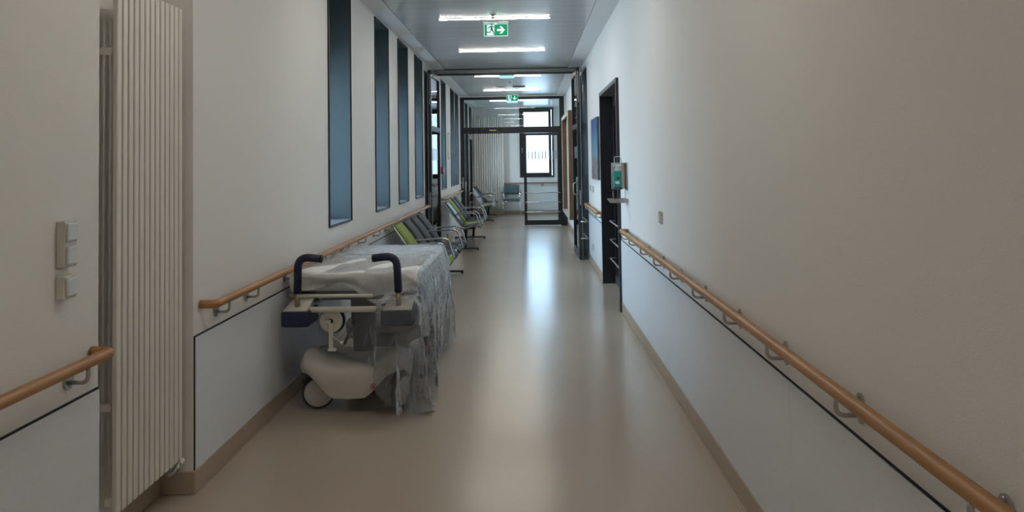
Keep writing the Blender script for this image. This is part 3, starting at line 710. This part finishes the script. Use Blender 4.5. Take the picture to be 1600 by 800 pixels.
b = B(); prism(b, [(.0155*math.cos(2*PI*i/n), .0155*math.sin(2*PI*i/n)) for i in range(n)], (-1.005, 4.7265, .178), (1, 0, 0), (0, 0, 1), (0, .001, 0))
k2 = S('warning_mark_face', b, 'hood', k1)
b = B(); box(b, -1.012, -1.002, 4.7255, 4.7265, .168, .188); box(b, -1.002, -.996, 4.7255, 4.7265, .168, .180); S('warning_symbol', b, 'red', k1)
def caster(x, y, ang):
    ax = Vector((math.sin(ang), -math.cos(ang), 0))   # wheel axis; ang 0 = the disc faces the camera
    R_, w_ = .108, .026
    c = Vector((x, y, R_+.002)); k = S('caster', bx(x-.022, x+.022, y-.022, y+.022, .20, .27, bev=.006), 'blackpl')
    b = B(); lathe(b, c, ax, [(-w_, R_-.012), (-w_*.8, R_-.003), (-w_*.3, R_), (w_*.3, R_), (w_*.8, R_-.003), (w_, R_-.012)], 40); S('tyre', b, 'rubber', k)
    b = B()
    lathe(b, c, ax, [(-w_-.012, .02), (-w_-.008, R_-.03), (-w_+.002, R_-.012), (w_-.002, R_-.012), (w_+.008, R_-.03), (w_+.012, .02)], 40); S('wheel_cover', b, 'hood', k)
    b = B(); pr = [(PI*j/16) for j in range(17)]
    tan_ = Vector((math.cos(ang), math.sin(ang), 0))
    pts = [c+tan_*math.cos(t)*(R_+.012)+Vector((0, 0, 1))*math.sin(t)*(R_+.012) for t in pr[3:14]]
    for sgn in (-1, 1): tube(b, [p+ax*.02*sgn for p in pts], .008, 8)
    S('wheel_guard', b, 'blackpl', k)
    return k
caster(-1.395, 4.865, .30); caster(-.86, 4.875, 1.35); caster(-1.44, 6.38, 1.2); caster(-.88, 6.38, 1.5)
b = B(); lathe(b, (SX+.01, 5.16, .30), (0, 0, 1), [(0, .066), (.01, .070), (.18, .078), (.19, .084), (.385, .090)], 32); S('lift_column', b, 'bellow')
b = B(); lathe(b, (SX, 6.2, .30), (0, 0, 1), [(0, .066), (.19, .082), (.385, .090)], 32); S('lift_column', b, 'bellow')
# upper frame
b = B(); tube(b, [(-1.46, 6.5, .665), (-1.46, 4.80, .655), (-.88, 4.80, .655), (-.88, 6.5, .665)], .019, 10, fil=.06); box(b, -1.30, -1.0, 4.785, 4.815, .64, .672, bev=.004); S('frame_tube', b, 'cream')
S('mattress_platform', bx(-1.56, -.79, 4.97, 6.58, .685, .735, bev=.008), 'bellow')
b = B(); tube(b, [(-1.545, 4.80, .745), (-1.02, 4.80, .742)], .0115, 10); S('cross_tube', b, 'cream')
b = B(); lathe(b, (-1.565, 4.80, .745), (1, 0, 0), [(0, .016), (.03, .017), (.035, .012)], 14); S('clamp_knob', b, 'brass')
for x0, x1, xp in ((-1.597, -1.418, -1.512), (-.955, -.745, -.852)):
    k = S('corner_bumper', bx(x0, x1, 4.72, 4.97, .558, .660, bev=.016, seg=3), 'navypl')
    b = B(); P = [[Vector((x0+.012+(x1-x0-.024)*t+(.5-t)*.03*s_, 4.73+.24*s_, .660+.048*s_)) for t in (0, .5, 1)] for s_ in (0, .5, 1)]
    grid(b, P); e = S('bumper_lid', b, 'cream', k, solid=.012)
    b = B(); tube(b, [(xp, 4.80, .66), (xp, 4.80, .775)], .017, 14); S('handle_post', b, 'brass', None)
for xs, pts in ((0, [(-1.512, 4.80, .765), (-1.506, 4.80, 1.0), (-1.355, 4.80, .985)]), (1, [(-.852, 4.80, .765), (-.862, 4.80, 1.0), (-1.012, 4.80, .985)])):
    k = S('push_handle', tb(pts, .0255, 16, fil=.11), 'navy')
    p1, p0 = Vector(pts[2]), Vector(pts[1]); d = (p1-p0).normalized()
    b = B(); lathe(b, p1-d*.004, d, [(0, .0262), (.010, .0262), (.014, .02)], 16); S('end_cap', b, 'blackpl', k)
# cream reel with hanging arm
k = S('cord_reel', tb([(-1.30, 4.85, .65), (-1.30, 4.85, .575)], .01, 8), 'blackpl')
b = B(); lathe(b, (-1.297, 4.845, .575), (0, -1, 0), [(-.03, .076), (-.02, .084), (-.002, .084), (0, .08)], 36); S('reel_rim', b, 'blackpl', k)
b = B(); lathe(b, (-1.302, 4.84, .575), (0, -1, 0), [(0, .074), (.006, .077), (.012, .074), (.014, .06), (.010, .045), (.010, .03), (.016, .028)], 36); S('reel_disc', b, 'cream', k)
b = B(); lathe(b, (-1.302, 4.824, .575), (0, -1, 0), [(0, .017), (.004, .017), (.004, .009), (.001, .008)], 20); S('hub', b, 'blackpl', k)
b = B(); box(b, -1.312, -1.282, 4.805, 4.818, .40, .565, bev=.004); box(b, -1.345, -1.30, 4.803, 4.82, .565, .585, bev=.003); box(b, -1.318, -1.262, 4.80, 4.825, .385, .405, bev=.004); S('reel_arm', b, 'cream', k)
b = B(); tube(b, [(-1.30, 4.80, .50), (-1.27, 4.795, .475), (-1.225, 4.79, .445)], .0025, 6); lathe(b, (-1.228, 4.79, .447), (.8, 0, -.5), [(0, .008), (.012, .012), (.014, .004)], 10); S('cord', b, 'white', k)
b = B(); tube(b, [(-1.10, 4.95, .56), (-1.20, 4.95, .50), (-1.24, 4.93, .40)], .010, 8, fil=.05); S('cable', b, 'blackpl')
# side rail, folded down, with navy grips
b = B()
for z in (.50, .60, .70): tube(b, [(-.735, 5.05, z), (-.735, 6.45, z)], .011, 8)
for y in (5.1, 5.5, 5.9, 6.3): tube(b, [(-.735, y, .48), (-.735, y, .715)], .009, 8)
S('side_rail', b, 'steel')
for y in (5.0, 5.75): S('rail_grip', bx(-.752, -.722, y, y+.32, .655, .735, bev=.012), 'navypl')
S('side_label', bx(-.752, -.745, 6.28, 6.42, .61, .67), 'tan')
S('mattress', bx(-1.605, -.762, 4.985, 6.62, .737, .842, bev=.025, seg=4), 'sheet')

# white sheet over the mattress, hanging over the near end
def top_z(y): return .868-.024*(y-4.96)/1.66
P = []; rnd = random.Random(4); nx, ny = 60, 80
for j in range(ny+16):
    row = []
    for i in range(nx+1):
        t = i/nx; x = -1.612+.858*t
        if j >= 16:
            y = 4.972+1.655*(j-16)/(ny-1); z = top_z(y)
            z += .006*math.sin(9*x+3*y)*math.sin(5*y+1)+.006*math.sin(17*x-7*y)
            ed = min(t, 1-t); z -= .035*max(0, 1-ed/.05)**2
            if j > ny+11: z -= .02*((j-ny-11)/4)**2
        else:
            d = (16-j)/16
            drop = .095+.022*math.sin(7*t+1)+.13*math.exp(-((t-.68)/.17)**2)
            y = 4.972-.022*math.sin(PI*min(1, d*1.4))-.012*math.sin(24*x+5*d)*d-.01*math.sin(11*x)*d
            z = top_z(4.972)-drop*d-.012*max(0, 1-min(t, 1-t)/.05)
        row.append(Vector((x, y, z)))
    P.append(row)
b = B(); grid(b, P)
o = obj('bed_sheet', b, 'sheet', solid=.003)
o.location = (0, 0, 0)
tag(o, 'white sheet spread over the stretcher mattress beneath the clear plastic', 'sheet')

# ------------------------------------------------------------------ clear plastic cover, draped over the stretcher
def film():
    h = .0235
    x0, x1 = -1.605, -.762+.68
    y0, y1 = 4.98-.86, 6.62+.22
    nx = int((x1-x0)/h); ny = int((y1-y0)/h)
    rng = np.random.RandomState(11)
    X, Y = np.meshgrid(x0+np.arange(nx)*h, y0+np.arange(ny)*h)
    lim = 4.98-np.interp(X, [-1.70, -1.49, -1.46, -1.2, -1.02, -.90, 0], [.03, .03, .40, .50, .58, .78, .78])
    keep = Y >= lim-1e-6
    cut = (X > -.05+0*Y)
    # rounded outer corner
    keep &= ~((X > -.62) & (Y < 4.95) & ((X+.62)**2+((4.95-Y)*.85)**2 > .54**2))
    P = np.stack([X, Y, np.full_like(X, 1.03)], -1)
    P[..., 2] += rng.normal(0, .004, X.shape)
    from_ = P.copy(); V = np.zeros_like(P)
    rest = h*1.0
    W = keep.astype(float)
    def sm(a, n):
        for _ in range(n): a = (a+np.roll(a, 1, 0)+np.roll(a, -1, 0)+np.roll(a, 1, 1)+np.roll(a, -1, 1))/5
        return a
    nzx = sm(rng.normal(0, 1, X.shape), 6); nzx /= nzx.std()
    nzy = sm(rng.normal(0, 1, X.shape), 6); nzy /= nzy.std()
    slack = 1.035
    boxes = [((-1.614, 4.955, .60), (-.750, 6.625, .858)), ((-1.59, 4.71, .565), (-1.40, 4.98, .70)), ((-.96, 4.71, .565), (-.728, 4.98, .71)),
             ((SX-.35, 4.735, 0), (SX+.35, 6.56, .30)), ((-.80, 5.0, .45), (-.715, 6.5, .74))]
    caps = [((-.852, 4.80, .66), (-.858, 4.80, .985), .034), ((-.86, 4.80, .99), (-1.02, 4.80, .985), .034), ((-.92, 4.80, .655), (-1.44, 4.80, .655), .03), ((-1.51, 4.80, .7), (-1.51, 4.80, .98), .034), ((-1.51, 4.80, .985), (-1.36, 4.80, .985), .034)]
    def collide(P, old):
        hit = np.zeros(P.shape[:2], bool)
        for lo, hi in boxes:
            lo = np.array(lo)-.008; hi = np.array(hi)+.008
            ins = np.all((P > lo) & (P < hi), -1)
            if not ins.any(): continue
            q = P[ins]; d = np.concatenate([q-lo, hi-q], 1); d[:, 2] = 9   # never out through the bottom
            k = d.argmin(1); rows = np.arange(len(q)); dv = d[rows, k]
            q[rows, k % 3] += np.where(k < 3, -dv, dv)
            P[ins] = q; hit |= ins
        for a, b, rad in caps:
            a = np.array(a); b = np.array(b); ab = b-a
            t = np.clip(((P-a)@ab)/(ab@ab), 0, 1)[..., None]; d = P-(a+t*ab); L = np.linalg.norm(d, axis=-1)
            ins = L < rad
            if ins.any(): P[ins] += d[ins]/np.maximum(L[ins], 1e-5)[:, None]*(rad-L[ins])[:, None]; hit |= ins
        wl = P[..., 0] < XL+.02; P[..., 0] = np.where(wl, XL+.02, P[..., 0])
        fl = P[..., 2] < .006; P[..., 2] = np.where(fl, .006, P[..., 2]); hit |= fl
        P[hit] = P[hit]*.25+0.75*np.where((hit[..., None]), np.stack([old[..., 0], old[..., 1], P[..., 2]], -1), P)[hit] if hit.any() else P[hit]
        return P
    def con(P, di, dj, L, k, par):
        ny_, nx_ = P.shape[:2]
        def sl(i0, j0):
            return slice(i0, ny_-di+i0 if i0 == 0 else None), slice(j0 if dj >= 0 else None, None)
        if dj >= 0: A = (slice(0, ny_-di), slice(0, nx_-dj)); Bq = (slice(di, ny_), slice(dj, nx_))
        else: A = (slice(0, ny_-di), slice(-dj, nx_)); Bq = (slice(di, ny_), slice(0, nx_+dj))
        pa, pb = P[A], P[Bq]; w_ = (W[A]*W[Bq])
        d = pb-pa; D = np.linalg.norm(d, axis=-1); s = np.where(w_ > 0, (D-L)/np.maximum(D, 1e-6), 0)*k
        if par is not None:
            ii, jj = np.indices(D.shape); m = ((ii//max(di, 1)+0) % 2 if dj == 0 else (jj//abs(dj)) % 2) == par; s = s*m
        c = d*(s*.5)[..., None]; P[A] += c; P[Bq] -= c
    dt = 1/60; g = -9.8
    steps = 170
    for st in range(steps):
        V[..., 2] += g*dt*.5
        V[..., 0] += nzx*.02*(st < 70); V[..., 1] += nzy*.02*(st < 70)
        V *= .965
        old = P.copy(); P = P+V*dt
        for it in range(9):
            L = h*slack if st > 10 else h
            for par in (0, 1):
                con(P, 0, 1, L, 1., par); con(P, 1, 0, L, 1., par)
            for par in (0, 1):
                con(P, 1, 1, L*math.sqrt(2), .5, par); con(P, 1, -1, L*math.sqrt(2), .5, par)
            if it % 3 == 0:
                for par in (0, 1): con(P, 0, 2, L*2, .06, par); con(P, 2, 0, L*2, .06, par)
            if it % 3 == 2: P = collide(P, old)
        P = collide(P, old)
        V = (P-old)/dt; sp = np.linalg.norm(V, axis=-1, keepdims=True); V = V*np.minimum(1, 2.5/np.maximum(sp, 1e-6))
    P = collide(P, P.copy())
    # finer grid with sharp creases pressed into the settled sheet
    up_ = 3
    def refine(A):
        ny0, nx0 = A.shape[:2]; ti = np.linspace(0, ny0-1, (ny0-1)*up_+1); tj = np.linspace(0, nx0-1, (nx0-1)*up_+1)
        def cub(A, t, n):
            k = np.clip(np.floor(t).astype(int), 0, n-2); f = (t-k)[:, None, None]
            p = [A[np.clip(k+d, 0, n-1)] for d in (-1, 0, 1, 2)]
            return .5*(2*p[1]+(p[2]-p[0])*f+(2*p[0]-5*p[1]+4*p[2]-p[3])*f*f+(-p[0]+3*p[1]-3*p[2]+p[3])*f**3)
        B_ = cub(A, ti, ny0); return cub(B_.transpose(1, 0, 2), tj, nx0).transpose(1, 0, 2), ti, tj
    # corners outside the cut sheet must not pull the edge: copy the nearest kept row
    kk = keep.copy(); PP = P.copy()
    for _ in range(4):
        acc = np.zeros_like(PP); cnt = np.zeros(kk.shape)
        for ax_, sg in ((0, 1), (0, -1), (1, 1), (1, -1)):
            n1, n2 = np.roll(PP, sg, ax_), np.roll(PP, 2*sg, ax_); ok = np.roll(kk, sg, ax_) & np.roll(kk, 2*sg, ax_) & ~kk
            acc += np.where(ok[..., None], 1.6*n1-.6*n2, 0); cnt += ok
        new = cnt > 0; PP[new] = acc[new]/cnt[new][:, None]; kk |= new
    Q, ti, tj = refine(PP)
    kq = keep[np.clip(np.floor(ti+1e-6).astype(int), 0, ny-1)][:, np.clip(np.floor(tj+1e-6).astype(int), 0, nx-1)] & keep[np.clip(np.ceil(ti-1e-6).astype(int), 0, ny-1)][:, np.clip(np.ceil(tj-1e-6).astype(int), 0, nx-1)]
    gu = np.gradient(Q, axis=1); gv = np.gradient(Q, axis=0); Nn = np.cross(gu, gv); Nn /= np.maximum(np.linalg.norm(Nn, axis=-1, keepdims=True), 1e-9)
    vj, ui = np.meshgrid(tj*h, ti*h); vj, ui = vj, ui
    wx = np.zeros_like(vj); wy = np.zeros_like(vj); rg = np.random.RandomState(3)
    for k in range(5):
        a, b_, c_ = rg.uniform(-14, 14), rg.uniform(-14, 14), rg.uniform(0, 6); wx += .5*np.sin(a*vj+b_*ui+c_); wy += .5*np.sin(b_*vj-a*ui+c_*2)
    hgt = np.zeros_like(vj)
    for k, (wl, am) in enumerate([(.30, 1), (.24, .9), (.19, .8), (.13, .6), (.10, .45), (.075, .3)]):
        th = rg.uniform(0, PI); q = 2*PI/wl; ph = q*(math.cos(th)*vj+math.sin(th)*ui)+wx*1.1*(k % 2)+wy*.9*((k+1) % 2)+rg.uniform(0, 6)
        hgt += am*(1-np.abs(np.sin(ph/2))*1.0)
    hgt = hgt/4.05
    hang = np.clip((.83-Q[..., 2])/.25, 0, 1)
    near = np.clip((Q[..., 2]-.0)/.05, 0, 1)
    Q = Q+Nn*(hgt*(.004+.026*hang)*near)[..., None]
    b = B(); vs = {}
    H_, W_ = kq.shape
    for i in range(H_):
        for j in range(W_):
            if kq[i, j]: vs[i, j] = b.verts.new(Q[i, j])
    for i in range(H_-1):
        for j in range(W_-1):
            if kq[i, j] and kq[i, j+1] and kq[i+1, j+1] and kq[i+1, j]:
                f = b.faces.new((vs[i, j], vs[i, j+1], vs[i+1, j+1], vs[i+1, j])); f.smooth = True
    for v in [v for v in b.verts if not v.link_faces]: b.verts.remove(v)
    return b
def filmmat():
    m = bpy.data.materials.new('clear plastic film'); m.use_nodes = True; n = m.node_tree; n.nodes.clear()
    N = n.nodes.new; l = n.links.new
    o = N('ShaderNodeOutputMaterial'); tr = N('ShaderNodeBsdfTransparent'); tr.inputs[0].default_value = (.95, .96, .97, 1)
    df = N('ShaderNodeBsdfDiffuse'); df.inputs[0].default_value = (.88, .91, .94, 1); tl = N('ShaderNodeBsdfTranslucent'); tl.inputs[0].default_value = (.78, .80, .82, 1)
    gl = N('ShaderNodeBsdfGlossy'); gl.inputs['Roughness'].default_value = .09
    t = N('ShaderNodeTexCoord'); nz = N('ShaderNodeTexNoise'); nz.inputs['Scale'].default_value = 7; nz.inputs['Detail'].default_value = 3
    wv = N('ShaderNodeVectorMath'); wv.operation = 'MULTIPLY_ADD'; wv.inputs[1].default_value = (.22, .22, .22)
    l(t.outputs['Object'], nz.inputs['Vector']); l(nz.outputs['Color'], wv.inputs[0]); l(t.outputs['Object'], wv.inputs[2])
    st = N('ShaderNodeMapping'); st.inputs['Scale'].default_value = (1, .8, .22); l(wv.outputs[0], st.inputs[0])
    vo = N('ShaderNodeTexVoronoi'); vo.feature = 'F1'; vo.inputs['Scale'].default_value = 13
    vo2 = N('ShaderNodeTexVoronoi'); vo2.feature = 'F1'; vo2.inputs['Scale'].default_value = 26
    l(st.outputs[0], vo.inputs['Vector']); l(wv.outputs[0], vo2.inputs['Vector'])
    sc = N('ShaderNodeMath'); sc.operation = 'MULTIPLY_ADD'; sc.inputs[1].default_value = .22; l(vo2.outputs['Distance'], sc.inputs[0]); l(vo.outputs['Distance'], sc.inputs[2])
    bp = N('ShaderNodeBump'); bp.inputs['Strength'].default_value = .5; bp.inputs['Distance'].default_value = .03
    l(sc.outputs[0], bp.inputs['Height'])
    fr = N('ShaderNodeFresnel'); fr.inputs[0].default_value = 1.5
    lw = N('ShaderNodeLayerWeight'); lw.inputs[0].default_value = .5
    for a in (df, tl, gl, fr, lw): l(bp.outputs[0], a.inputs['Normal'])
    pw = N('ShaderNodeMath'); pw.operation = 'POWER'; pw.inputs[1].default_value = 2.6; l(lw.outputs['Facing'], pw.inputs[0])
    hz = N('ShaderNodeMath'); hz.operation = 'MULTIPLY_ADD'; hz.inputs[1].default_value = .78; hz.inputs[2].default_value = .09; l(pw.outputs[0], hz.inputs[0])
    m1 = N('ShaderNodeMixShader'); m1.inputs[0].default_value = .4; l(df.outputs[0], m1.inputs[1]); l(tl.outputs[0], m1.inputs[2])
    m2 = N('ShaderNodeMixShader'); l(hz.outputs[0], m2.inputs[0]); l(tr.outputs[0], m2.inputs[1]); l(m1.outputs[0], m2.inputs[2])
    ml = N('ShaderNodeMath'); ml.operation = 'MULTIPLY'; ml.inputs[1].default_value = .9; l(fr.outputs[0], ml.inputs[0])
    m3 = N('ShaderNodeMixShader'); l(ml.outputs[0], m3.inputs[0]); l(m2.outputs[0], m3.inputs[1]); l(gl.outputs[0], m3.inputs[2]); l(m3.outputs[0], o.inputs[0])
    return m
import time as _t; _t0 = _t.time()
o = obj('plastic_cover', film(), filmmat()); print('film seconds', _t.time()-_t0)
tag(o, 'crumpled clear plastic film draped over the white stretcher down to the floor', 'plastic cover')

# things of one kind that recur in the corridor
from collections import defaultdict
kinds = defaultdict(list)
for o in C.objects:
    if o.parent is None and 'category' in o: kinds[o['category']].append(o)
GR = {'handrail': 'beech handrails along the walls', 'exit sign': 'green exit signs under the ceiling', 'switch': 'switches on the walls', 'bench': 'rows of four waiting seats', 'radiator': 'tall tube radiators'}
for k, g in GR.items():
    for o in kinds[k]: o['group'] = g
